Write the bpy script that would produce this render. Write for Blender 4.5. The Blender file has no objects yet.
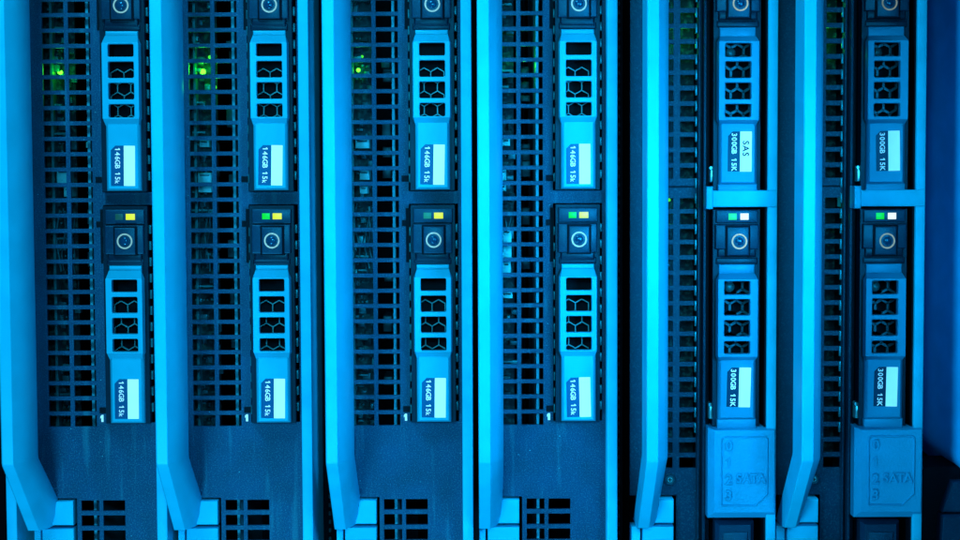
import bpy, bmesh, math, random
from mathutils import Vector, Matrix

# ------------------------------------------------------------------ units and camera
U = 0.00029            # one layout unit in metres (a rack unit is about 153 of them)
D = 1793.0             # camera distance in layout units
TILT = math.radians(3.5)
ROLL = math.radians(-0.24)
sc = bpy.context.scene
COL = sc.collection
ct, st = math.cos(TILT), math.sin(TILT)
CAM = Vector((0, -D * ct, D * st))
FWD = Vector((0, ct, -st)); UP0 = Vector((0, st, ct)); RT0 = Vector((1, 0, 0))
cr, sr = math.cos(ROLL), math.sin(ROLL)
RT = RT0 * cr + UP0 * sr
UP = UP0 * cr - RT0 * sr

cd = bpy.data.cameras.new('camera')
cd.sensor_width = 36; cd.lens = D / 960 * 36
cd.clip_start = 0.01; cd.clip_end = 20
cam = bpy.data.objects.new('camera', cd); COL.objects.link(cam)
M = Matrix.Identity(4)
for i in range(3):
    M[i][0] = RT[i]; M[i][1] = UP[i]; M[i][2] = -FWD[i]; M[i][3] = CAM[i] * U
cam.matrix_world = M
sc.camera = cam

def survey(px, py, d=0.0):
    """place in the rack (x, v) of a measured point standing d in front of the panels"""
    r = FWD + RT * ((px - 480) / D) + UP * ((270 - py) / D)
    s = (-d - CAM.y) / r.y
    p = CAM + r * s
    return p.x, 270 - p.z

# ------------------------------------------------------------------ world and lamps
world = bpy.data.worlds.new("World"); sc.world = world; world.use_nodes = True
bg = world.node_tree.nodes['Background']
bg.inputs[0].default_value = (0.02, 0.16, 0.5, 1); bg.inputs[1].default_value = 0.06

def area(name, loc, target, power, size, color, size_y=None):
    ld = bpy.data.lights.new(name, 'AREA'); ld.energy = power; ld.size = size; ld.color = color
    if size_y: ld.shape = 'RECTANGLE'; ld.size_y = size_y
    o = bpy.data.objects.new(name, ld); COL.objects.link(o)
    o.location = loc
    o.rotation_euler = (Vector(target) - Vector(loc)).to_track_quat('-Z', 'Y').to_euler()
    return o
area('key_lamp', (-0.125, -0.24, 0.27), (-0.02, 0, 0.0), 1.45, 0.09, (0.34, 0.80, 1.0))
area('low_lamp', (-0.125, -0.25, -0.25), (-0.02, 0, -0.01), 1.3, 0.09, (0.30, 0.76, 1.0))
sl = area('side_lamp', (0.13, -0.26, 0.03), (0.018, 0, 0.0), 0.16, 0.09, (0.08, 0.62, 1.0)); sl.data.spread = math.radians(52)
sd = bpy.data.lights.new('centre_lamp', 'SPOT'); sd.energy = 4.6; sd.color = (0.34, 0.84, 1.0)
sd.spot_size = math.radians(45); sd.spot_blend = 1.0; sd.shadow_soft_size = 0.03
so = bpy.data.objects.new('centre_lamp', sd); COL.objects.link(so); so.location = (-0.012, -0.46, 0.075)
so.rotation_euler = (Vector((0.002, 0, 0.012)) - so.location).to_track_quat('-Z', 'Y').to_euler()
sc.view_settings.view_transform = 'Standard'
sc.view_settings.look = 'None'
sc.view_settings.exposure = 0.0
sc.view_settings.gamma = 1.0

# ------------------------------------------------------------------ materials
def mat(name, col, rough=0.45, metal=0.0, speck=0.0, speck_col=None, bump=0.0, grain=0.5, bevel=0.0, var=0.12, spec=0.5, emit=None, estr=0.0, smudge=0.0):
    m = bpy.data.materials.new(name); m.use_nodes = True
    nt = m.node_tree; N = nt.nodes; L = nt.links
    b = N['Principled BSDF']
    b.inputs['Roughness'].default_value = rough
    b.inputs['Metallic'].default_value = metal
    b.inputs['Specular IOR Level'].default_value = spec
    b.inputs['Specular Tint'].default_value = (0.03, 0.6, 1, 1)
    if emit:
        b.inputs['Emission Color'].default_value = (*emit, 1); b.inputs['Emission Strength'].default_value = estr
    tc = N.new('ShaderNodeTexCoord')
    geo = N.new('ShaderNodeNewGeometry')
    sca = N.new('ShaderNodeVectorMath'); sca.operation = 'SCALE'; sca.inputs['Scale'].default_value = 1 / U
    L.new(geo.outputs['Position'], sca.inputs[0])
    # broad wear
    n1 = N.new('ShaderNodeTexNoise'); n1.inputs['Scale'].default_value = 0.035; n1.inputs['Detail'].default_value = 5
    L.new(sca.outputs[0], n1.inputs['Vector'])
    mr = N.new('ShaderNodeMapRange'); mr.inputs[1].default_value = 0.3; mr.inputs[2].default_value = 0.7
    mr.inputs[3].default_value = 1 - var; mr.inputs[4].default_value = 1 + var
    L.new(n1.outputs['Fac'], mr.inputs[0])
    mul = N.new('ShaderNodeVectorMath'); mul.operation = 'SCALE'; mul.inputs[0].default_value = col
    L.new(mr.outputs[0], mul.inputs['Scale'])
    out = mul.outputs[0]
    rm = N.new('ShaderNodeMapRange'); rm.inputs[3].default_value = max(0.05, rough - 0.08); rm.inputs[4].default_value = min(1, rough + 0.1)
    L.new(n1.outputs['Fac'], rm.inputs[0]); L.new(rm.outputs[0], b.inputs['Roughness'])
    if speck > 0:
        n2 = N.new('ShaderNodeTexNoise'); n2.inputs['Scale'].default_value = grain; n2.inputs['Detail'].default_value = 2
        L.new(sca.outputs[0], n2.inputs['Vector'])
        r2 = N.new('ShaderNodeMapRange'); r2.inputs[1].default_value = 0.50; r2.inputs[2].default_value = 0.78
        r2.inputs[3].default_value = 0; r2.inputs[4].default_value = speck
        L.new(n2.outputs['Fac'], r2.inputs[0])
        # single dust grains
        vo = N.new('ShaderNodeTexVoronoi'); vo.inputs['Scale'].default_value = 0.10
        L.new(sca.outputs[0], vo.inputs['Vector'])
        r3 = N.new('ShaderNodeMapRange'); r3.inputs[1].default_value = 0.07; r3.inputs[2].default_value = 0.04
        r3.inputs[3].default_value = 0; r3.inputs[4].default_value = min(1, speck * 2.2)
        L.new(vo.outputs['Distance'], r3.inputs[0])
        cx = N.new('ShaderNodeSeparateColor'); L.new(vo.outputs['Color'], cx.inputs[0])
        gt = N.new('ShaderNodeMath'); gt.operation = 'GREATER_THAN'; gt.inputs[1].default_value = 0.6
        L.new(cx.outputs[0], gt.inputs[0])
        mm = N.new('ShaderNodeMath'); mm.operation = 'MULTIPLY'; L.new(r3.outputs[0], mm.inputs[0]); L.new(gt.outputs[0], mm.inputs[1])
        ad = N.new('ShaderNodeMath'); ad.operation = 'ADD'; ad.use_clamp = True
        L.new(r2.outputs[0], ad.inputs[0]); L.new(mm.outputs[0], ad.inputs[1])
        mx = N.new('ShaderNodeMix'); mx.data_type = 'RGBA'
        L.new(ad.outputs[0], mx.inputs['Factor']); L.new(out, mx.inputs['A'])
        mx.inputs['B'].default_value = (*(speck_col or (0.03, 0.35, 0.5)), 1)
        out = mx.outputs['Result']
        if smudge > 0:
            st3 = N.new('ShaderNodeVectorMath'); st3.operation = 'MULTIPLY'; st3.inputs[1].default_value = (0.11, 0.05, 0.010)
            L.new(sca.outputs[0], st3.inputs[0])
            n4 = N.new('ShaderNodeTexNoise'); n4.inputs['Scale'].default_value = 1.0; n4.inputs['Detail'].default_value = 3
            L.new(st3.outputs[0], n4.inputs['Vector'])
            r4 = N.new('ShaderNodeMapRange'); r4.inputs[1].default_value = 0.58; r4.inputs[2].default_value = 0.74
            r4.inputs[3].default_value = 0; r4.inputs[4].default_value = smudge
            L.new(n4.outputs['Fac'], r4.inputs[0])
            m4 = N.new('ShaderNodeMix'); m4.data_type = 'RGBA'
            L.new(r4.outputs[0], m4.inputs['Factor']); L.new(out, m4.inputs['A']); m4.inputs['B'].default_value = (0.01, 0.30, 0.45, 1)
            out = m4.outputs['Result']
    L.new(out, b.inputs['Base Color'])
    nrm = None
    if bevel > 0:
        bv = N.new('ShaderNodeBevel'); bv.samples = 4; bv.inputs['Radius'].default_value = bevel * U
        nrm = bv.outputs[0]
    if bump > 0:
        n3 = N.new('ShaderNodeTexNoise'); n3.inputs['Scale'].default_value = grain * 0.9; n3.inputs['Detail'].default_value = 2
        L.new(sca.outputs[0], n3.inputs['Vector'])
        bp = N.new('ShaderNodeBump'); bp.inputs['Strength'].default_value = bump; bp.inputs['Distance'].default_value = 1.0 * U
        L.new(n3.outputs['Fac'], bp.inputs['Height'])
        if nrm: L.new(nrm, bp.inputs['Normal'])
        nrm = bp.outputs[0]
    if nrm: L.new(nrm, b.inputs['Normal'])
    return m

BRIGHT = mat('blue_grey_plastic', (0.0004, 0.33, 0.59), 0.42, bevel=1.3, speck=0.10, bump=0.06, grain=0.9, var=0.06)
CAGE = mat('cage_steel', (0.006, 0.19, 0.31), 0.4)
CHEEK = mat('deep_blue_panel', (0.0005, 0.24, 0.60), 0.55, speck=0.05, bump=0.05)
EMBOSS = mat('cover_lettering', (0.0004, 0.20, 0.42), 0.4, var=0.03)
RAIL = mat('blue_rail_steel', (0.0004, 0.30, 0.55), 0.5, bevel=1.2, speck=0.1, bump=0.05, grain=0.9)
DRIVEB = mat('dull_drive_plastic', (0.0004, 0.15, 0.32), 0.40, bevel=0.8, speck=0.10, bump=0.06, grain=1.1, var=0.06)
DRIVE = mat('drive_plastic', (0.0004, 0.265, 0.47), 0.40, bevel=1.0, speck=0.10, bump=0.06, grain=1.1, var=0.06)
PLATE = mat('cover_plastic', (0.0004, 0.20, 0.42), 0.45, bevel=0.8, speck=0.16, bump=0.45, grain=0.8, var=0.06)
PANEL = mat('panel_paint', (0.0005, 0.0225, 0.072), 0.5, bevel=0.6, speck=0.24, bump=0.3, grain=0.85, spec=0.4, var=0.22, smudge=0.16)
PANELB = mat('dark_panel_paint', (0.0004, 0.010, 0.030), 0.5, bevel=0.6, speck=0.08, spec=0.3, bump=0.2, grain=0.65, var=0.18)
CARR = mat('carrier_plastic', (0.0005, 0.006, 0.020), 0.38, spec=0.35, bevel=0.7, speck=0.05, bump=0.1, grain=0.8)
BUTTON = mat('button_plastic', (0.0005, 0.016, 0.046), 0.4, bevel=0.7, speck=0.06, bump=0.1, grain=0.8)
BLACK = mat('black_steel', (0.0004, 0.002, 0.005), 0.6, speck=0.01, spec=0.12)
FRAME = mat('black_frame_plastic', (0.0004, 0.0045, 0.014), 0.45, bevel=0.7, bump=0.1, grain=0.8, spec=0.3)
SPRING = mat('spring_steel', (0.001, 0.09, 0.13), 0.35, metal=0.3, bevel=0.4)
COMB = mat('grille_steel', (0.015, 0.20, 0.27), 0.35)
COMBB = mat('dark_grille_steel', (0.001, 0.06, 0.10), 0.4)
LBLUE = mat('label_blue', (0.0005, 0.05, 0.155), 0.4, var=0.05)
LNAVY = mat('label_navy', (0.0005, 0.018, 0.055), 0.4, spec=0.3, var=0.05)
LWHITE = mat('label_white', (0.52, 0.85, 0.85), 0.45, var=0.04)
INK = mat('label_ink', (0.5, 0.75, 0.85), 0.5, var=0.03)
DARKINK = mat('label_dark_ink', (0.001, 0.02, 0.05), 0.6, var=0.03, spec=0.2)
RINGA = mat('grey_ring_paint', (0.34, 0.36, 0.30), 0.45, var=0.05)
RING = mat('ring_paint', (0.74, 0.30, 0.15), 0.45, var=0.05)
LENS = mat('button_lens', (0.0005, 0.03, 0.085), 0.15, bevel=0.5)
BOARD = mat('board_green', (0.001, 0.004, 0.005), 0.5, spec=0.2, speck=0.35, speck_col=(0.01, 0.16, 0.17), grain=0.22, bump=0.2, var=0.4)
CONN = mat('connector_plastic', (0.02, 0.27, 0.36), 0.4, bevel=0.6, speck=0.3, speck_col=(0.0, 0.08, 0.12), var=0.4, grain=0.3)
CONNP = mat('pale_connector_plastic', (0.02, 0.62, 0.80), 0.4, bevel=0.6, var=0.15)
CHIP = mat('chip_plastic', (0.001, 0.03, 0.045), 0.4, bevel=0.5)
STEEL = mat('bright_steel', (0.05, 0.5, 0.65), 0.25, metal=0.6)
def led(name, c, s):
    return mat(name, tuple(min(1, x * 0.12) for x in c), 0.4, emit=c, estr=s, var=0.0)
L_GREEN = led('led_green', (0.005, 0.70, 0.012), 1.0)
L_TEALG = led('led_green_cool', (0.02, 0.80, 0.22), 1.0)
L_YEL = led('led_yellow', (0.72, 0.85, 0.02), 1.0)
L_PALE = led('led_pale_yellow', (0.62, 0.95, 0.12), 1.0)
L_WHITE = led('led_white', (0.80, 1.0, 0.95), 1.05)
L_HALF = led('led_faint', (0.01, 0.24, 0.16), 0.9)
L_OFF = led('led_unlit', (0.01, 0.12, 0.10), 0.5)
L_SPOT = led('led_spot', (0.07, 1.0, 0.015), 7.0)
L_SPOTD = led('led_spot_dim', (0.06, 0.8, 0.04), 1.2)

# ------------------------------------------------------------------ mesh builder
CACHE = {}
def glyph(ch, size, depth, bold):
    if ch == '1':
        t = 0.055 * size + bold; h = 0.70 * size
        o = [(-t, 0), (t, 0), (t, h), (-t * 0.6, h), (-0.20 * size, h * 0.80), (-0.20 * size, h * 0.80 - 2.1 * t), (-t, h - 2.4 * t)]
        n = len(o)
        vs = [(x, y, -depth) for x, y in o] + [(x, y, depth) for x, y in o]
        return vs, [list(range(n))[::-1], list(range(n, 2 * n))] + [[i, (i + 1) % n, n + (i + 1) % n, n + i] for i in range(n)]
    cu = bpy.data.curves.new('lettering', 'FONT'); cu.body = ch; cu.size = size
    cu.align_x = 'CENTER'; cu.extrude = depth; cu.offset = bold; cu.resolution_u = 3
    if depth > 1: cu.bevel_depth = 0.6; cu.bevel_resolution = 0; cu.offset = bold - 0.1
    o = bpy.data.objects.new('lettering', cu); COL.objects.link(o)
    dg = bpy.context.evaluated_depsgraph_get(); dg.update()
    me = bpy.data.meshes.new_from_object(o.evaluated_get(dg))
    bpy.data.objects.remove(o); bpy.data.curves.remove(cu)
    vs = [tuple(q.co) for q in me.vertices]; fs = [list(p.vertices) for p in me.polygons]
    bpy.data.meshes.remove(me)
    return vs, fs
class MB:
    """collects solids into one mesh; x right, v down, d towards the viewer, vb the thing's base"""
    def __init__(s, vb): s.bm = bmesh.new(); s.mats = []; s.vb = vb
    def mi(s, m):
        if m not in s.mats: s.mats.append(m)
        return s.mats.index(m)
    def P(s, x, v, d): return Vector((x * U, -d * U, (s.vb - v) * U))
    def face(s, vs, m):
        try:
            f = s.bm.faces.new(vs); f.material_index = s.mi(m); return f
        except ValueError: return None
    def loft(s, rings, m, cap0=True, cap1=True):
        """rings of (x, v, d), first at the back"""
        R = [[s.bm.verts.new(s.P(*p)) for p in r] for r in rings]
        n = len(R[0])
        for a, b in zip(R, R[1:]):
            for i in range(n):
                s.face([a[i], a[(i + 1) % n], b[(i + 1) % n], b[i]], m)
        if cap0: s.face(R[0][::-1], m)
        if cap1: s.face(R[-1], m)
        return R
    def box(s, x0, x1, v0, v1, d0, d1, m, b=0.0):
        def r(i, d): return [(x0 + i, v0 + i, d), (x1 - i, v0 + i, d), (x1 - i, v1 - i, d), (x0 + i, v1 - i, d)]
        if b > 0: s.loft([r(0, d0), r(0, d1 - b), r(0.3 * b, d1 - 0.3 * b), r(b, d1)], m)
        else: s.loft([r(0, d0), r(0, d1)], m)
    def disk(s, x, v, r, d0, d1, m, n=28, b=0.0):
        def c(rr, d): return [(x + rr * math.cos(2 * math.pi * i / n), v + rr * math.sin(2 * math.pi * i / n), d) for i in range(n)]
        s.loft([c(r, d0), c(r, d1 - b), c(r - b, d1)] if b else [c(r, d0), c(r, d1)], m)
    def dome(s, x, v, r, d0, h, m, n=24):
        def c(rr, d): return [(x + rr * math.cos(2 * math.pi * i / n), v + rr * math.sin(2 * math.pi * i / n), d) for i in range(n)]
        s.loft([c(r, d0)] + [c(r * math.cos(a), d0 + h * math.sin(a)) for a in (0.3, 0.6, 0.9, 1.2, 1.5)], m)
    def annulus(s, x, v, r0, r1, d0, d1, m, n=40):
        rr = []
        for k, (r, d) in enumerate(((r0, d0), (r1, d0), (r1, d1), (r0, d1))):
            rr.append([s.bm.verts.new(s.P(x + r * math.cos(2 * math.pi * i / n), v + r * math.sin(2 * math.pi * i / n), d)) for i in range(n)])
        for k in range(4):
            a, b = rr[k], rr[(k + 1) % 4]
            for i in range(n): s.face([a[i], a[(i + 1) % n], b[(i + 1) % n], b[i]], m)
    def holed(s, back, front, holes, dback, dfront, m, cham=0.8):
        """slab whose front outline may differ from its back outline, pierced by holes (lists of (x, v))"""
        bm = s.bm
        def loop(pts, d): return [bm.verts.new(s.P(x, v, d)) for x, v in pts]
        ob, of = loop(back, dback), loop(front, dfront)
        for a, b in ((ob, of),):
            n = len(a)
            for i in range(n): s.face([a[i], a[(i + 1) % n], b[(i + 1) % n], b[i]], m)
        hb, hf = [], []
        for h in holes:
            cx = sum(p[0] for p in h) / len(h); cv = sum(p[1] for p in h) / len(h)
            g = [(x + math.copysign(cham, x - cx), v + math.copysign(cham, v - cv)) for x, v in h]
            b0, f0, f1 = loop(h, dback), loop(h, dfront - cham), loop(g, dfront)
            n = len(h)
            for a, b in ((b0, f0), (f0, f1)):
                for i in range(n): s.face([b[i], b[(i + 1) % n], a[(i + 1) % n], a[i]], m)
            hb.append(b0); hf.append(f1)
        for o, hs in ((ob, hb), (of, hf)):
            ed = []
            for lp in [o] + hs:
                for i in range(len(lp)):
                    a, b = lp[i], lp[(i + 1) % len(lp)]
                    e = bm.edges.get((a, b)) or bm.edges.new((a, b)); ed.append(e)
            res = bmesh.ops.triangle_fill(bm, use_beauty=True, use_dissolve=False, edges=ed)
            for g in res['geom']:
                if isinstance(g, bmesh.types.BMFace): g.material_index = s.mi(m)
    def cells(s, xs, vs, hole, d0, d1, m):
        """plate cut into cells, some of them open"""
        bm = s.bm; xs = sorted(set(xs)); vs = sorted(set(vs)); V = {}
        def vert(i, j, k):
            if (i, j, k) not in V: V[i, j, k] = bm.verts.new(s.P(xs[i], vs[j], (d0, d1)[k]))
            return V[i, j, k]
        nx, nv = len(xs) - 1, len(vs) - 1
        S = [[not hole((xs[i] + xs[i + 1]) / 2, (vs[j] + vs[j + 1]) / 2) for j in range(nv)] for i in range(nx)]
        def ok(i, j): return 0 <= i < nx and 0 <= j < nv and S[i][j]
        for i in range(nx):
            for j in range(nv):
                if not S[i][j]: continue
                for k in (0, 1):
                    q = [vert(i, j, k), vert(i + 1, j, k), vert(i + 1, j + 1, k), vert(i, j + 1, k)]
                    s.face(q if k else q[::-1], m)
                for (di, dj, a, b) in ((-1, 0, (i, j + 1), (i, j)), (1, 0, (i + 1, j), (i + 1, j + 1)), (0, -1, (i, j), (i + 1, j)), (0, 1, (i + 1, j + 1), (i, j + 1))):
                    if not ok(i + di, j + dj):
                        s.face([vert(*a, 1), vert(*a, 0), vert(*b, 0), vert(*b, 1)], m)
    def text(s, string, x, v, d, size, m, rot=0.0, depth=0.25, bold=0.0, adv=0.62):
        """lettering with an even advance, centred on (x, v); rot in degrees clockwise as seen"""
        a = math.radians(rot); ca, sa = math.cos(a), math.sin(a)
        for i, ch in enumerate(string):
            if ch == ' ': continue
            ox = (i - (len(string) - 1) / 2) * adv * size
            key = ('glyph', ch, size, depth, bold)
            if key not in CACHE: CACHE[key] = glyph(ch, size, depth, bold)
            vs, fs = CACHE[key]
            mp = []
            for px, py, pz in vs:
                px += ox; py -= 0.35 * size
                qx = px * ca + py * sa; qy = -px * sa + py * ca
                mp.append(s.bm.verts.new(s.P(x + qx, v - qy, d + pz)))
            for f in fs: s.face([mp[q] for q in f], m)
    def mesh(s, name):
        bmesh.ops.recalc_face_normals(s.bm, faces=s.bm.faces)
        me = bpy.data.meshes.new(name); s.bm.to_mesh(me); s.bm.free()
        for m in s.mats: me.materials.append(m)
        me.polygons.foreach_set('use_smooth', [True] * len(me.polygons))
        me.set_sharp_from_angle(angle=math.radians(32))
        return me

def part(name, parent, key, make):
    """one mesh object under its thing; the same shape shares its mesh"""
    if key is None or key not in CACHE:
        b = make(); me = b if isinstance(b, bpy.types.Mesh) else b.mesh(name)
        if key is not None: CACHE[key] = me
    else: me = CACHE[key]
    o = bpy.data.objects.new(name, me); COL.objects.link(o)
    if parent: o.parent = parent
    return o
def thing(name, label, cat, x, v, group=None):
    o = bpy.data.objects.new(name, None); COL.objects.link(o)
    o.empty_display_size = 0.01
    o.location = (x * U, 0, (270 - v) * U)
    o['label'] = label; o['category'] = cat
    if group: o['group'] = group
    return o
def rrect(x0, x1, v0, v1, r, n=4):
    pts = []
    for cx, cv, a0 in ((x1 - r, v0 + r, -90), (x1 - r, v1 - r, 0), (x0 + r, v1 - r, 90), (x0 + r, v0 + r, 180)):
        for i in range(n + 1):
            a = math.radians(a0 + 90 * i / n); pts.append((cx + r * math.cos(a), cv + r * math.sin(a)))
    return pts

# vertical measures: A from the third server, B from the fifth
XA, XB = 433.6, 739.6
def A(py, d=0.0): return survey(XA, py, d)[1]
def B(py, d=0.0): return survey(XB, py, d)[1]
VB = 660.0                 # servers' base
PITCH = A(240, 21) - A(4, 21)
PITCHB = B(241.5, 25) - B(4 - 1.0, 25)
ROW0 = A(15.5); ROWP = (A(414) - A(15.5)) / 26; ROWH = 11.3

# ------------------------------------------------------------------ setting
bk = MB(0)
bk.box(-900, 900, -300, 900, -520, -512, BLACK)
bko = part('background', None, None, lambda: bk); bko['kind'] = 'structure'
bko.location = (0, 0, 270 * U)

# ------------------------------------------------------------------ server parts
def handle_mesh(m=BRIGHT):
    def make():
        b = MB(VB)
        # cross-section relative to the front line
        X0, X1, X2 = -100.0, -89.0, -75.0
        def ring(v, off):
            return [(X0 + 1.0, v, 118 - off), (X1, v, 118 - off), (X1 + 6.0, v, 109 - off), (X1 + 10.5, v, 97 - off), (X2 - 1.2, v, 81 - off), (X2 - 1.2, v, 74 - off), (X0, v, 70 - off), (X0, v, 117 - off)]
        vt = A(463, 118); ve = A(529, 26)
        R = [ring(-170, 96), ring(-90, 4), ring(-82, 0), ring(vt - 1.4, 0), ring(vt + 1.4, 1.3)]
        end = ring(ve, 92)
        end = [(x, v, d - (0, 0, 6, 14, 22, 22, 0, 0)[i]) for i, (x, v, d) in enumerate(end)]
        R += [end, [(x, v + 2, d - 12) for x, v, d in end]]
        b.loft(R, m)
        return b
    return make

def rows_a():
    return [(ROW0 + ROWP * i, ROW0 + ROWP * i + ROWH) for i in range(-8, 27)]
LOWROWS = [(A(499), A(509.5)), (A(514), A(524.7)), (A(529), A(539.7)), (A(544), A(554.7)), (A(559), A(569.7)), (A(574), A(584.7))]
BAYA = (A(204, 12), A(423, 12))
def panel_a():
    b = MB(VB)
    rows = rows_a()
    gx = [(-83, -61.2), (-56.9, -35)]
    lx = [(-52, -34), (-30, -8)]
    tabv = A(496.8)
    bays = [(BAYA[0] - PITCH, BAYA[1] - PITCH), BAYA]
    def hole(x, v):
        for a, c in bays:
            if a < v < c and -25 < x < 24: return True
        for a, c in gx:
            if a < x < c:
                for r0, r1 in rows:
                    if r0 < v < r1: return True
        for a, c in lx:
            if a < x < c:
                for r0, r1 in LOWROWS:
                    if r0 < v < r1: return True
        if v > tabv and -110 < x < -56.5: return True
        return False
    xs = [-99, 27.2, -25, 24, -56.5] + [q for p in gx + lx for q in p]
    vs = [-180, 650, tabv] + [q for p in rows + LOWROWS + bays for q in p]
    b.cells(xs, vs, hole, -4, 0, PANEL)
    # black key slots beside the bays and the bay number
    for dv in (0, -PITCH):
        for v in (223, 409 + 0):
            b.box(-32, -24, A(v) - 3 + dv, A(v) + 3 + dv, -3, 0.6, BLACK)
        b.box(-28, -24, A(208) + dv, A(262) + dv, -3, 0.5, BLACK)
    b.text('1', -29.3, A(417), 0.2, 10, INK, 0, 0.15, 0.55)
    # rounded stop above the latch
    b.disk(-79, A(490), 4.2, -3, 2.2, PANEL, b=1.4)
    return b
def shell():
    b = MB(VB)
    b.box(-99, -97, -180, 650, -400, -14.2, BLACK)
    b.box(-97, 27, -180, -176, -400, -4.4, BLACK)
    b.box(-97, 27, 646, 650, -400, -4.4, BLACK)
    b.box(-97, 27, -176, 646, -400, -396, BLACK)
    return b
def rail_a():
    b = MB(VB); b.box(27.4, 38, -180, 650, -400, 20, RAIL, 1.2); return b
def gasket_a():
    b = MB(VB)
    for dv in (0, -PITCH):
        v = BAYA[0] + dv + 20
        while v < BAYA[1] + dv - 12:
            b.box(21.2, 23.4, v, v + 8.5, -6, 6, SPRING, 0.4)
            b.box(-24.7, -23.2, v + 3, v + 11.5, -6, 5, SPRING, 0.4)
            v += 16.2
    b.box(23.6, 27.2, -176, 646, -120, -20, BLACK)
    return b
def cage_a():
    b = MB(VB)
    b.box(-41.6, -38.8, -170, 640, -190, -10, CAGE)
    b.box(-44.5, -24.6, -170, 640, -300, -192, BLACK)
    return b
def latch_upper():
    b = MB(VB)
    v0, v1 = A(499.3, 3), A(524, 3)
    o = [(-76, v0), (-59.5, v0), (-59.5, v1), (-98, v1), (-98, v1 - 2)]
    b.loft([[(x, v, -12) for x, v in o], [(x, v, 1.6) for x, v in o], [(x * 0.985 - 1.2, (v - (v0 + v1) / 2) * 0.93 + (v0 + v1) / 2, 3) for x, v in o]], BRIGHT)
    return b
def latch_lower():
    b = MB(VB)
    v0 = A(527.2, 3)
    b.box(-91.5, -59.5, v0, 640, -12, 3, BRIGHT, 1.2)
    b.box(-100, -93.5, v0 + 0.5, 640, -12, 1, BRIGHT, 1.0)
    return b
def board_mesh(seed, xr=-63):
    def make():
        r = random.Random(seed); b = MB(VB)
        b.box(-95, xr, -170, 470, -62, -56, BOARD)
        b.box(-85, -82.4, -160, 470, -56, -40, SPRING)
        v = -165
        while v < 462:
            h = r.uniform(3, 9)
            x = r.uniform(-90, -66); w = r.uniform(3, 8)
            b.box(x, x + w, v, v + h, -56, -56 + r.uniform(2, 12), r.choice([CHIP, CHIP, BOARD, SPRING]), 0.6)
            if r.random() < 0.35:
                b.box(-90 + r.uniform(0, 20), -84 + r.uniform(0, 20), v, v + 2.0, -56, -46, SPRING)
            if r.random() < 0.5:
                for q in range(4): b.box(-88 + 4 * q, -86.6 + 4 * q, v + 1, v + 2.6, -56, -51, SPRING)
            v += h + r.uniform(0.5, 4)
        # wires
        for k in range(4):
            x = r.uniform(-82, -62); v0 = 200 + r.uniform(0, 20)
            pts = [(x + 3 * math.sin(i * 0.9 + k), v0 + i * 9, -42 + 4 * math.sin(i + k)) for i in range(8)]
            b.loft([[(px - 0.6, pv, pd - 0.6), (px + 0.6, pv, pd - 0.6), (px + 0.6, pv, pd + 0.6), (px - 0.6, pv, pd + 0.6)] for px, pv, pd in pts], r.choice([CHIP, SPRING]))
        # deep silhouettes behind the second column
        for k in range(9):
            v = r.uniform(-20, 400)
            b.box(-55, -46, v, v + r.uniform(4, 18), -120, -60 - r.uniform(0, 40), CHIP, 0.8)
        return b
    return make
def connector(lst, m):
    def make():
        b = MB(VB)
        for x0, x1, v0, v1, d in lst:
            b.box(x0, x1, A(v0), A(v1), -56, d, m, 1.0)
            b.box(x0 + 2, x1 - 2, A(v0) + 2, A(v0) + 3.2, d - 1, d + 0.4, CHIP)
        return b
    return make

GS = 'rack servers standing side by side'
ORD = ['first', 'second', 'third', 'fourth', 'fifth', 'sixth']
RINGS = [(124.6, 241.7), (271.8, 241.5), (433.6, 240), (579.2, 240), (739.6, 241.5), (887.6, 239.5)]
SX = [survey(px, py, 21 if i < 4 else 25)[0] for i, (px, py) in enumerate(RINGS)]
SERVERLABEL = [
    'blue rack server at the left end, green spark in its vent grid',
    'blue rack server with bright green board light, second from left',
    'blue rack server with long cyan handle, small green light near handle, third from left',
    'blue rack server with pale connectors and green glow behind its vents, fourth from the left',
    'black-fronted rack server with embossed SATA cover, its upper drive label reading SAS',
    'black-fronted rack server with embossed SATA cover, at the right end beside the curved panel',
]
def glow(t, x, v, d, p):
    ld = bpy.data.lights.new('board_fill_light', 'POINT'); ld.energy = p; ld.color = (0.03, 1.0, 0.02); ld.shadow_soft_size = 0.0006  # unseen point lamp, added for green spill behind the vents
    o = bpy.data.objects.new('board_fill_light', ld); COL.objects.link(o); o.parent = t; o.location = (x * U, -d * U, (VB - A(v)) * U)
def light_part(t, lst, m, name='board_light'):
    for x, v, w, h, d in lst:
        def mk(x=x, v=v, w=w, h=h, d=d):
            b = MB(VB); b.dome(x, A(v), w / 2, -57, d + 57, m, 16); return b
        part(name, t, None, mk)

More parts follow.
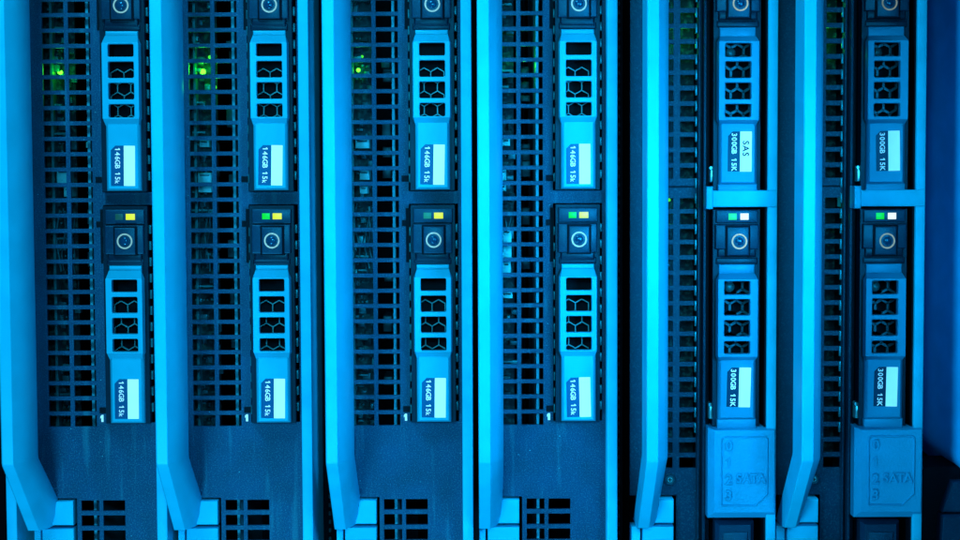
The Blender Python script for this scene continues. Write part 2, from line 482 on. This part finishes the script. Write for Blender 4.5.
for i in range(4):
    t = thing('rack_server', SERVERLABEL[i], 'server', SX[i], VB, GS)
    part('front_panel', t, 'panel_a', panel_a)
    part('chassis', t, 'shell', shell)
    part('side_rail', t, 'rail_a', rail_a)
    part('spring_gasket', t, 'gasket_a', gasket_a)
    part('drive_cage', t, 'cage_a', cage_a)
    part('handle', t, 'handle', handle_mesh())
    part('latch', t, 'latch_u', latch_upper)
    part('latch', t, 'latch_l', latch_lower)
    part('circuit_board', t, None, board_mesh(11 + i))
    con = [[(-78, -66, 168, 182, -30), (-72, -64, 186, 196, -34), (-52, -47, 140, 146, -50)],
           [(-80, -66, 172, 192, -28), (-80, -70, 138, 146, -40)],
           [(-80, -66, 138, 148, -30), (-76, -66, 170, 180, -28), (-76, -68, 186, 194, -28)],
           [(-79, -67, 138, 146, -30), (-79, -71, 170, 181, -28), (-79, -71, 185, 192, -28), (-75, -66, 231, 262, -30), (-75, -67, 264, 280, -30), (-80, -65, 294, 301, -30)]][i]
    part('connector', t, None, connector(con, CONN if i < 3 else CONNP))
    spots = [[(-78, 68, 4.6, 4.6, -46)], [(-77.5, 68, 6, 6, -46)], [(-78, 67, 4, 4.4, -46)], [(-84, 56, 5, 5, -46), (-57.5, 66, 3, 14, -40)]][i]  # fourth server's second light is added, unseen, to green the cage wall
    light_part(t, spots, L_SPOT)
    for x, v, p in [[(-76, 68, 2e-3), (-62, 88, 7e-4)], [(-75, 66, 3.5e-3), (-60, 84, 1.6e-3)], [(-76, 66, 1.3e-3)], [(-80, 56, 1.5e-3), (-52, 64, 1.5e-3)]][i]: glow(t, x, v, -38, p)
    dim = [[(-72, 57, 2, 2.5, -50)], [(-70, 53, 4, 6, -50), (-66, 84, 5, 3, -52)], [(-74, 53, 3, 5, -50)], []][i]
    light_part(t, dim, L_SPOTD)

# ---- second kind of server
def rows_b():
    p = 15.42
    up = [(B(167.5, -10) - p * i, B(167.5, -10) - p * i + 10.6) for i in range(0, 20)]
    dn = [(B(198, -10) + p * i, B(198, -10) + p * i + 10.8) for i in range(0, 18)]
    return up + dn
def panel_b():
    b = MB(VB); rows = rows_b()
    gx = [(-84, -61.8), (-55, -38)]
    def hole(x, v):
        for a, c in gx:
            if a < x < c:
                for r0, r1 in rows:
                    if r0 < v < r1: return True
        if v > B(496.8) and -110 < x < -58: return True
        return x > -33.5 and -150 < v < 640
    seam = B(186.5, -10)
    b.cells([-105, -84, -61.8, -55, -38, -58, -33.5, 27], [-180, seam - 0.6, 650, B(496.8)] + [q for r in rows for q in r], hole, -14, -10, PANELB)
    b.box(-84, -36, seam - 0.7, seam + 0.7, -11, -9.2, BLACK)
    # long ribs between grid and bays
    b.box(-37.5, -35.6, -170, 640, -12, -4, PANELB, 0.5)
    b.box(-33.2, -30.4, -170, 640, -40, 4, PANELB, 0.6)
    b.box(-29.8, -26, -170, 640, -40, -2, BLACK, 0.5)
    v = -160
    while v < 440:
        b.box(-40.2, -38.2, v, v + 10, -10.5, -7.5, SPRING, 0.4); v += 15.42
    return b
def bay_frame():
    b = MB(VB)
    b.box(28, 37.6, -180, 650, -400, 22, RAIL, 1.2)
    for c in (0, 1):
        v0, v1 = (B(190.5, 24), B(207, 24)) if c == 0 else (B(190.5, 24) - PITCHB, B(207, 24) - PITCHB)
        b.box(-28, 37.2, v0, v1, -60, 23.5, RAIL, 1.0)
        b.box(-33, -26.4, v0 - 4, v1 + 2, -60, 25, RAIL, 1.0)
    b.box(-33, 28, -170, 640, -80, -76, BLACK)
    b.box(26.2, 27.8, -170, 640, -75, 18, BLACK)  # black strip added to stand in for shade between drive and rail
    return b
def screw(b, x, v, r, d):
    b.disk(x, v, r, d - 2, d + 1.4, CHIP, b=0.8)
    b.annulus(x, v, r * 0.72, r * 0.9, d + 1.0, d + 1.7, PANELB)
    b.disk(x, v, r * 0.42, d + 1, d + 2.0, STEEL, 12)
    b.box(x - r * 0.34, x + r * 0.34, v - 0.5, v + 0.5, d + 1, d + 2.1, BLACK)
    b.box(x - 0.5, x + 0.5, v - r * 0.34, v + r * 0.34, d + 1, d + 2.15, BLACK)
def cover_b():
    b = MB(VB)
    x0, x1 = -30, 37.2; v0, v1 = B(428, 24), B(518.5, 24)
    def r(a, bt, rt, d): return [(x0 + a, v0 + bt, d), (x1 - rt, v0 + bt, d), (x1 - rt, v1 - a, d), (x0 + a, v1 - a, d)]
    b.loft([r(0, 0, 0, -40), r(0, 0, 0, 19), r(6.2, 2.5, 1.4, 24.5)], PLATE)
    # raised rim round the numbers
    e0, e1, f0, f1 = -17.5, 29.5, B(436, 25), B(506.5, 25)
    def o(k):
        return [(e0 + k + 2.5, f0 + k), (e1 - k - 2.5, f0 + k), (e1 - k, f0 + k + 2.5), (e1 - k, f1 - k * 0.6 - 12), (e1 - k * 0.6 - 12, f1 - k), (e0 + k, f1 - k), (e0 + k, f0 + k + 2.5)]
    n = 7
    R = [[b.bm.verts.new(b.P(x, v, d)) for x, v in o(k)] for k, d in ((0, 24.3), (0.7, 25.7), (1.2, 25.7), (1.9, 24.3))]
    for a, c in zip(R, R[1:] + R[:1]):
        for i in range(n): b.face([a[i], a[(i + 1) % n], c[(i + 1) % n], c[i]], EMBOSS)
    for tx, py in (('0', 445.5), ('1', 462.5), ('2', 479.3), ('3', 495)):
        b.text(tx, -9.6, B(py, 25), 24.0, 14, EMBOSS, 0, 1.9, 0.05)
    b.text('SATA', 11.5, B(478.3, 25), 24.0, 12.8, EMBOSS, 0, 1.9, 0.05, adv=0.58)
    return b
def blank_b():
    b = MB(VB)
    x0, x1, v0 = -21, 18, B(521.5, 10)
    b.loft([[(x0, v0, -40), (x1, v0, -40), (x1, 640, -40), (x0, 640, -40)],
            [(x0, v0, 8), (x1, v0, 8), (x1, 640, 8), (x0, 640, 8)],
            [(x0 + 4, v0 + 3, 14), (x1 - 4, v0 + 3, 14), (x1 - 4, 640, 14), (x0 + 4, 640, 14)]], BUTTON)
    b.box(x0 + 7, x1 - 7, v0 + 10, 636, 13, 15.5, BUTTON, 1.2)
    return b
def clip_b(c):
    b = MB(VB)
    v0, v1 = B(c + 4, 12), B(c + 17, 12)
    b.box(-27.4, -23.4, v0, v1, -20, 11, STEEL, 1.2)
    b.disk(-26, v0 - 1, 2.0, -20, 9, STEEL, 14, 0.6)
    return b
def screw_b():
    b = MB(VB); screw(b, -64.5, B(479.2, -10), 6.2, -10); return b
def latch_b(up):
    def make():
        b = MB(VB)
        if up:
            v0, v1 = B(499.3), B(523)
            o = [(-78, v0), (-61.5, v0), (-61.5, v1), (-99, v1), (-99, v1 - 2)]
            b.loft([[(x, v, -22) for x, v in o], [(x, v, -1.4) for x, v in o], [(x * 0.985 - 1.2, (v - (v0 + v1) / 2) * 0.93 + (v0 + v1) / 2, 0) for x, v in o]], BRIGHT)
        else:
            v0 = B(526.2)
            b.box(-93, -61.5, v0, 640, -22, 0, BRIGHT, 1.2); b.box(-104, -95, v0, 640, -22, -1, BRIGHT, 1.0)
        return b
    return make

for i in (4, 5):
    t = thing('rack_server', SERVERLABEL[i], 'server', SX[i], VB, GS)
    part('front_panel', t, 'panel_b', panel_b)
    part('chassis', t, 'shell', shell)
    part('bay_frame', t, 'bayf', bay_frame)
    part('cover_plate', t, 'cover_b', cover_b)
    part('bay_blank', t, 'blank_b', blank_b)
    for c in (165, 402): part('spring_clip', t, ('clip_b', c), lambda c=c: clip_b(c))
    part('screw', t, 'screw_b', screw_b)
    part('handle', t, 'handle', handle_mesh())
    part('latch', t, 'latch_bu', latch_b(True))
    part('latch', t, 'latch_bl', latch_b(False))
    part('circuit_board', t, None, board_mesh(31 + i, -36))
    light_part(t, [(-62, 202, 4, 6, -40)], L_SPOTD)
    for x, v, p in [(-52, 10, 1.2e-3), (-50, 42, 1.8e-3), (-66, 40, 1e-3), (-62, 214, 6e-4)]: glow(t, x, v, -30, p)

# ------------------------------------------------------------------ drives
def hexgrid(x0, x1, v0, v1, flat, w, d0, d1, m, vb):
    b = MB(vb)
    sde = flat / math.sqrt(3); seen = set()
    j = 0; cv = v0
    while cv < v1 + sde:
        cx = x0 + (flat / 2 if j % 2 else 0)
        while cx < x1 + flat / 2:
            pts = [(cx + sde * math.sin(math.radians(60 * k)), cv - sde * math.cos(math.radians(60 * k))) for k in range(6)]
            for k in range(6):
                p, q = pts[k], pts[(k + 1) % 6]
                mx, mv = (p[0] + q[0]) / 2, (p[1] + q[1]) / 2
                key = (round(mx, 1), round(mv, 1))
                if key in seen or not (x0 <= mx <= x1 and v0 <= mv <= v1): continue
                if min(p[0], q[0]) < x0 - 0.1 or max(p[0], q[0]) > x1 + 0.1 or min(p[1], q[1]) < v0 or max(p[1], q[1]) > v1: continue
                seen.add(key)
                dx, dv = q[0] - p[0], q[1] - p[1]; ln = math.hypot(dx, dv)
                ox, ov = -dv / ln * w / 2, dx / ln * w / 2
                o = [(p[0] + ox, p[1] + ov), (q[0] + ox, q[1] + ov), (q[0] - ox, q[1] - ov), (p[0] - ox, p[1] - ov)]
                b.loft([[(x, v, d0) for x, v in o], [(x, v, d1) for x, v in o]], m)
            cx += flat
        cv += sde * 1.5; j += 1
    return b

def drive(kind, x, dv, label, group, led1, led2, textb=None, sas=False, tag=''):
    K = A if kind == 'A' else B
    DR = DRIVE if kind == 'A' else DRIVEB
    base = K(422, 12) if kind == 'A' else K(427, 12)
    t = thing('hard_drive', label, 'hard drive', x, base + dv, group)
    def nb(): return MB(base)
    if kind == 'A':
        hx0, hx1 = -20.2, 18.2; ht0, ht1, hb0, hb1 = 263.5, 278.5, 350, 359.5
        wins = [(277.3, 291), (295.6, 312), (316.6, 333), (337.6, 352)]; wx = (-13, 12.2)
        cx0, cx1, cb = -17.6, 16.6, 422
        cox = (-23, 21); top = 205; F = 24
        lab = (378, 417.5); lx = (-12.6, 0.2, 11.2)
        but = (-10.2, 10.4, 226.5, 253.5); hou = (-20.5, 18, 224, 261); ledv = (212.6, 218.6); lxs = (-10, -2.4, 0.4, 9.4)
        FD = 12
    else:
        hx0, hx1 = -22.5, 19.2; ht0, ht1, hb0, hb1 = 268, 280.5, 355, 362
        wins = [(281.2, 294.8), (299.2, 315.6), (320.2, 336.6), (341.2, 354)]; wx = (-15.2, 10.4)
        cx0, cx1, cb = -20.4, 17.4, 419
        cox = (-25, 21.5); top = 209.5; F = 28
        lab = (367.5, 407); lx = (-11.6, 0.4, 11.8)
        but = (-12, 9.6, 227, 255.5); hou = (-23, 20, 224.5, 257); ledv = (213.4, 219.8); lxs = (-10, -2, 1.6, 9.8)
        FD = 15
    def carrier():
        b = nb()
        v0, v1 = K(top, FD), K(cb + (0.3 if kind == 'A' else 7), FD)
        cav = [(hx0 + 4, K(ht1 - 6, FD)), (hx1 - 4, K(ht1 - 6, FD)), (hx1 - 4, K(hb0 + 4, FD)), (hx0 + 4, K(hb0 + 4, FD))]
        out = [(cox[0], v0), (cox[1], v0), (cox[1], v1), (cox[0], v1)]
        b.holed(out, out, [cav], -22, FD, FRAME, 0.3)
        b.box(cox[0] + 0.5, cox[1] - 0.5, v0 + 0.5, v1 - 0.5, -190, -22.5, BLACK)
        # light window strip
        b.box(cox[0] + 3, cox[1] - 2.5, K(208.4 if kind == 'A' else 210, FD), K(222.6, FD), FD - 1, FD + 3, BUTTON, 1.0)
        # housing round the button with shoulders
        h = hou
        b.box(h[0], h[1], K(h[2], 17), K(h[3] - 8, 17), FD - 1, FD + 5, BUTTON, 1.6)
        b.box(h[0] + 2.5, h[1] - 2.5, K(h[3] - 9, 17), K(h[3], 17), FD - 1, FD + 3, CARR, 2.0)
        b.box(but[0] - 1.5, but[1] + 1.5, K(but[2], FD + 5) - 1.5, K(but[3], FD + 5) + 1.0, FD, FD + 5.5, BLACK, 0.3)
        # dark hood over the lever hinge
        b.box(h[0] + 1.2, h[1] - 1.0, K(258, FD), K(264, FD), FD - 1, FD + 1.8, CARR, 1.2)
        return b
    part('carrier', t, ('carr', kind), carrier)
    for (a, c, m) in ((lxs[0], lxs[1], led1), (lxs[2], lxs[3], led2)):
        def mk(a=a, c=c, m=m):
            b = nb(); b.box(a, c, K(ledv[0], FD + 3), K(ledv[1], FD + 3), FD + 2, FD + 3.5, m, 0.3); return b
        part('indicator_light', t, ('led', kind, a, m.name), mk)
    def button():
        b = nb(); b.box(but[0], but[1], K(but[2], FD + 8), K(but[3], FD + 8), FD + 4, FD + 8.5, BUTTON, 1.3); return b
    bt = part('eject_button', t, ('but', kind), button)
    ry = 240 if kind == 'A' else 241.5
    def ring():
        b = nb(); b.annulus(0, K(ry, FD + 9), 6.2, 7.7, FD + 8.3, FD + 9.1, RING if kind == 'B' else RINGA); return b
    part('button_ring', bt, ('ring', kind), ring)
    def lens():
        b = nb(); b.dome(0, K(ry, FD + 9), 4.2, FD + 8.3, 1.6, LENS); return b
    part('button_lens', bt, ('lens', kind), lens)
    def lever():
        b = nb()
        q = lambda y, d: K(y, d)
        # hinge lip, then the pierced lever with sloping ends
        lt = ht0 + (0.8 if kind == 'A' else -4)
        b.box(hx0 + 3.0, hx1 - 3.0, q(lt, FD), q(ht0 + 7, FD), FD - 3, FD + 3, DR, 1.6)
        v = [q(ht0 + 5.5, FD + 4), q(ht1 - 1, FD + 4), q(hb0 + 1, FD + 4), q(hb1, FD + 4)]
        back = [(hx0 + 3.2, v[0]), (hx1 - 3.2, v[0]), (hx1, v[1]), (hx1, v[2]), (hx1 - 3.2, v[3]), (hx0 + 3.2, v[3]), (hx0, v[2]), (hx0, v[1])]
        w = [q(ht1 - 1.2, F), q(ht1, F), q(hb0, F), q(hb0 + 2.0, F)]
        front = [(hx0 + 1.5, w[0]), (hx1 - 1.5, w[0]), (hx1 - 1.2, w[0] + .6), (hx1 - 1.2, w[3] - .6), (hx1 - 1.5, w[3]), (hx0 + 1.5, w[3]), (hx0 + 1.2, w[3] - .6), (hx0 + 1.2, w[0] + .6)]
        hs = [rrect(wx[0], wx[1], max(q(a, F), w[0] + 1.0), min(q(c, F), w[3] - 1.2), 1.5) for a, c in wins]
        b.holed(back, front, hs, FD + 4, F, DR, 0.5)
        return b
    part('release_lever', t, ('lever', kind), lever)
    def grille():
        mm = COMB if kind == 'A' else COMBB
        b = hexgrid(hx0 + 4.4, hx1 - 4.4, K(wins[1][0] + 0.5 if kind == 'A' else ht1 - 5.5, 0), K(hb0 + 3.5, 0), 13.2 if kind == 'A' else 12.6, 0.95 if kind == 'A' else 2.4, -6, -2.5, mm, base)
        if kind == 'B': b.dome(-6, K(287.5, 2), 5.5, -5.0, 5.0, SPRING)
        return b
    part('honeycomb_grille', t, ('comb', kind), grille)
    def cover():
        b = nb()
        v0, v1 = K(hb0 + 3, 17), K(cb, 17)
        def r(a, t0, d): return [(cx0 + a, v0 + t0, d), (cx1 - a, v0 + t0, d), (cx1 - a, v1 - a * 0.8, d), (cx0 + a, v1 - a * 0.8, d)]
        b.loft([r(0, 0, -6), r(0, 0, FD + 3), r(0.7, .2, FD + 5.2), r(2.8, .5, FD + 7.2)], DR)
        if kind == 'B':
            b.box(cx0 - 0.6, cx1 + 0.4, K(418.5, 17) , K(428.5, 17), -6, FD + 6, DR, 1.5)
        return b
    part('cover', t, ('cover', kind), cover)
    def sticker():
        b = nb(); dd = FD + 7.2
        v0, v1 = K(lab[0], dd), K(lab[1], dd)
        dk = LBLUE if kind == 'A' else LNAVY
        o = [(lx[0] + 4.5, v0), (lx[1], v0), (lx[1], v1), (lx[0], v1), (lx[0], v0 + 4.5)]
        b.loft([[(px, pv, dd - 0.3) for px, pv in o], [(px, pv, dd + 0.35) for px, pv in o]], dk)
        o = [(lx[1], v0), (lx[2], v0), (lx[2], v1), (lx[1], v1)]
        b.loft([[(px, pv, dd - 0.3) for px, pv in o], [(px, pv, dd + 0.4) for px, pv in o]], LWHITE)
        vm = (v0 + v1) / 2
        xm = (lx[0] + lx[1]) / 2 + 0.3
        if kind == 'A':
            b.text('146GB', xm, vm - 7.6, dd + 0.45, 7.0, INK, 90, 0.1, 0.08, adv=0.60)
            b.text('15', xm, vm + 10.2, dd + 0.45, 7.0, INK, 90, 0.1, 0.08, adv=0.60); b.text('k', xm - 0.4, vm + 15.8, dd + 0.45, 6.2, INK, 90, 0.1, 0.08)
        else:
            b.text('300GB', xm, vm - 8.0, dd + 0.45, 7.0, INK, 90, 0.1, 0.12, adv=0.60)
            b.text('15K', xm, vm + 12.6, dd + 0.45, 7.0, INK, 90, 0.1, 0.12, adv=0.60)
        if sas: b.text('SAS', (lx[1] + lx[2]) / 2, vm - 3, dd + 0.5, 8.6, DARKINK, 90, 0.1, 0.22, adv=0.66)
        return b
    lo = part('capacity_label', t, ('label', kind, sas), sticker)
    ang = math.radians(RND.uniform(-1.3, 1.3)); cz = (base - (K(lab[0], 19) + K(lab[1], 19)) / 2) * U
    lo.matrix_local = Matrix.Translation((0, 0, cz)) @ Matrix.Rotation(ang, 4, 'Y') @ Matrix.Translation((0, 0, -cz))
    return t

RND = random.Random(5)
GA = '146GB drives in the blue servers'; GB = '300GB drives in the black-fronted servers'
LOWLAB = ['146GB hard drive with only a yellow light lit, lower bay of the leftmost server',
          '146GB hard drive with green and yellow lights, lower bay of second server from left',
          '146GB hard drive with dim green and yellow lights, lower bay of third server from left',
          '146GB hard drive with green and pale yellow lights, lower bay of fourth server from left',
          '300GB hard drive with green and white lights, below the upper drive marked SAS',
          '300GB hard drive with green and white lights, lower bay of the rightmost server']
UPLAB = ['146GB hard drive cut off by the top edge, upper bay of the leftmost server',
         '146GB hard drive cut off by the top edge, upper bay of second server from left',
         '146GB hard drive cut off by the top edge, upper bay of third server from left',
         '146GB hard drive cut off by the top edge, upper bay of fourth server from left',
         '300GB hard drive with SAS printed on its white label band',
         '300GB hard drive with plain white label band, upper bay of the rightmost server']
LEDS = [(L_OFF, L_YEL), (L_GREEN, L_YEL), (L_HALF, L_YEL), (L_GREEN, L_PALE), (L_TEALG, L_WHITE), (L_GREEN, L_WHITE)]
for i in range(6):
    k = 'A' if i < 4 else 'B'
    g = GA if i < 4 else GB
    drive(k, SX[i], 0, LOWLAB[i], g, *LEDS[i])
    drive(k, SX[i], -(PITCH if i < 4 else PITCHB), UPLAB[i], g, *LEDS[i], sas=(i == 4))

# ------------------------------------------------------------------ neighbours at the picture's sides
def edge_server():
    t = thing('rack_server', 'sliver of a blue server edge behind the leftmost handle', 'server', SX[0] - 150, VB, None)
    part('side_rail', t, 'rail_a', rail_a)
    part('chassis', t, 'shell', shell)
    return t
edge_server()

def spacer(x0, x1, label):
    t = thing('rack_spacer', label, 'spacer', (x0 + x1) / 2, VB, 'dark spacers between servers')
    w = (x1 - x0) / 2
    def mk():
        b = MB(VB)
        b.box(-w, w, -180, 650, -140, -95, BLACK, 1)
        v = -170
        while v < 640:
            b.box(-w * 0.5, -w * 0.5 + 2.4, v, v + 4, -96, -94, CHIP); b.box(w * 0.2, w * 0.2 + 2.4, v + 4, v + 8, -96, -94.2, PANELB); v += 9
        return b
    part('strip', t, None, mk)
spacer(SX[1] + 38.4, SX[2] - 99.6, 'dark perforated strip between the second and third servers from left')
spacer(SX[3] + 38.4, SX[4] - 105.4, 'dark strip between the last blue server and first black-fronted server')

def cheek():
    x, v = survey(925, 430, 0)
    t = thing('curved_panel', 'tall curved deep blue panel at the right edge beside the last server', 'panel', x, VB, None)
    def mk():
        b = MB(VB)
        prof = [(2, -260), (4, -200), (9, -140), (14, -118), (20, -88), (26, -60), (31, -36), (36, -14), (44, 4), (60, 16), (130, 24), (130, -260)]
        def ring(v0, k, dd=0): return [(px, v0 + k * px, pd + dd) for px, pd in prof]
        b.loft([ring(-180, 0), ring(424, 0.85), ring(427, 0.9, 2), ring(432, 0.92, 1), ring(436, 0.95, -12)], CHEEK)
        return b
    part('shell', t, None, mk)
    t = thing('bracket_housing', 'dark housing with a blue face at the bottom right corner', 'housing', x, VB, None)
    def mk2():
        b = MB(VB)
        b.loft([[(px, pv, pd) for px, pv in rrect(3, 130, 474, 640, 8)] for pd in (-90, -22)], BLACK)
        b.annulus(60, 530, 1, 2, -22, -21.5, CARR)
        o = rrect(5, 128, 476, 638, 8)
        return b
    part('case', t, None, mk2)
    def mk3():
        b = MB(VB)
        o = [(20, 518.5), (31, 487), (122, 487), (122, 518.5)]
        b.loft([[(px, pv, -30) for px, pv in o], [(px, pv, -10) for px, pv in o], [(px + (1 if px < 100 else -1), pv + (1 if pv < 500 else -0.2), -8) for px, pv in o]], BUTTON)
        o = [(12, 640), (19, 520), (122, 520), (122, 640)]
        b.loft([[(px, pv, -30) for px, pv in o], [(px, pv, -4) for px, pv in o], [(px + (1.5 if px < 100 else -1), pv + (2.0 if pv < 600 else -1), -1) for px, pv in o]], BUTTON)
        return b
    part('face_plate', t, None, mk3)
cheek()
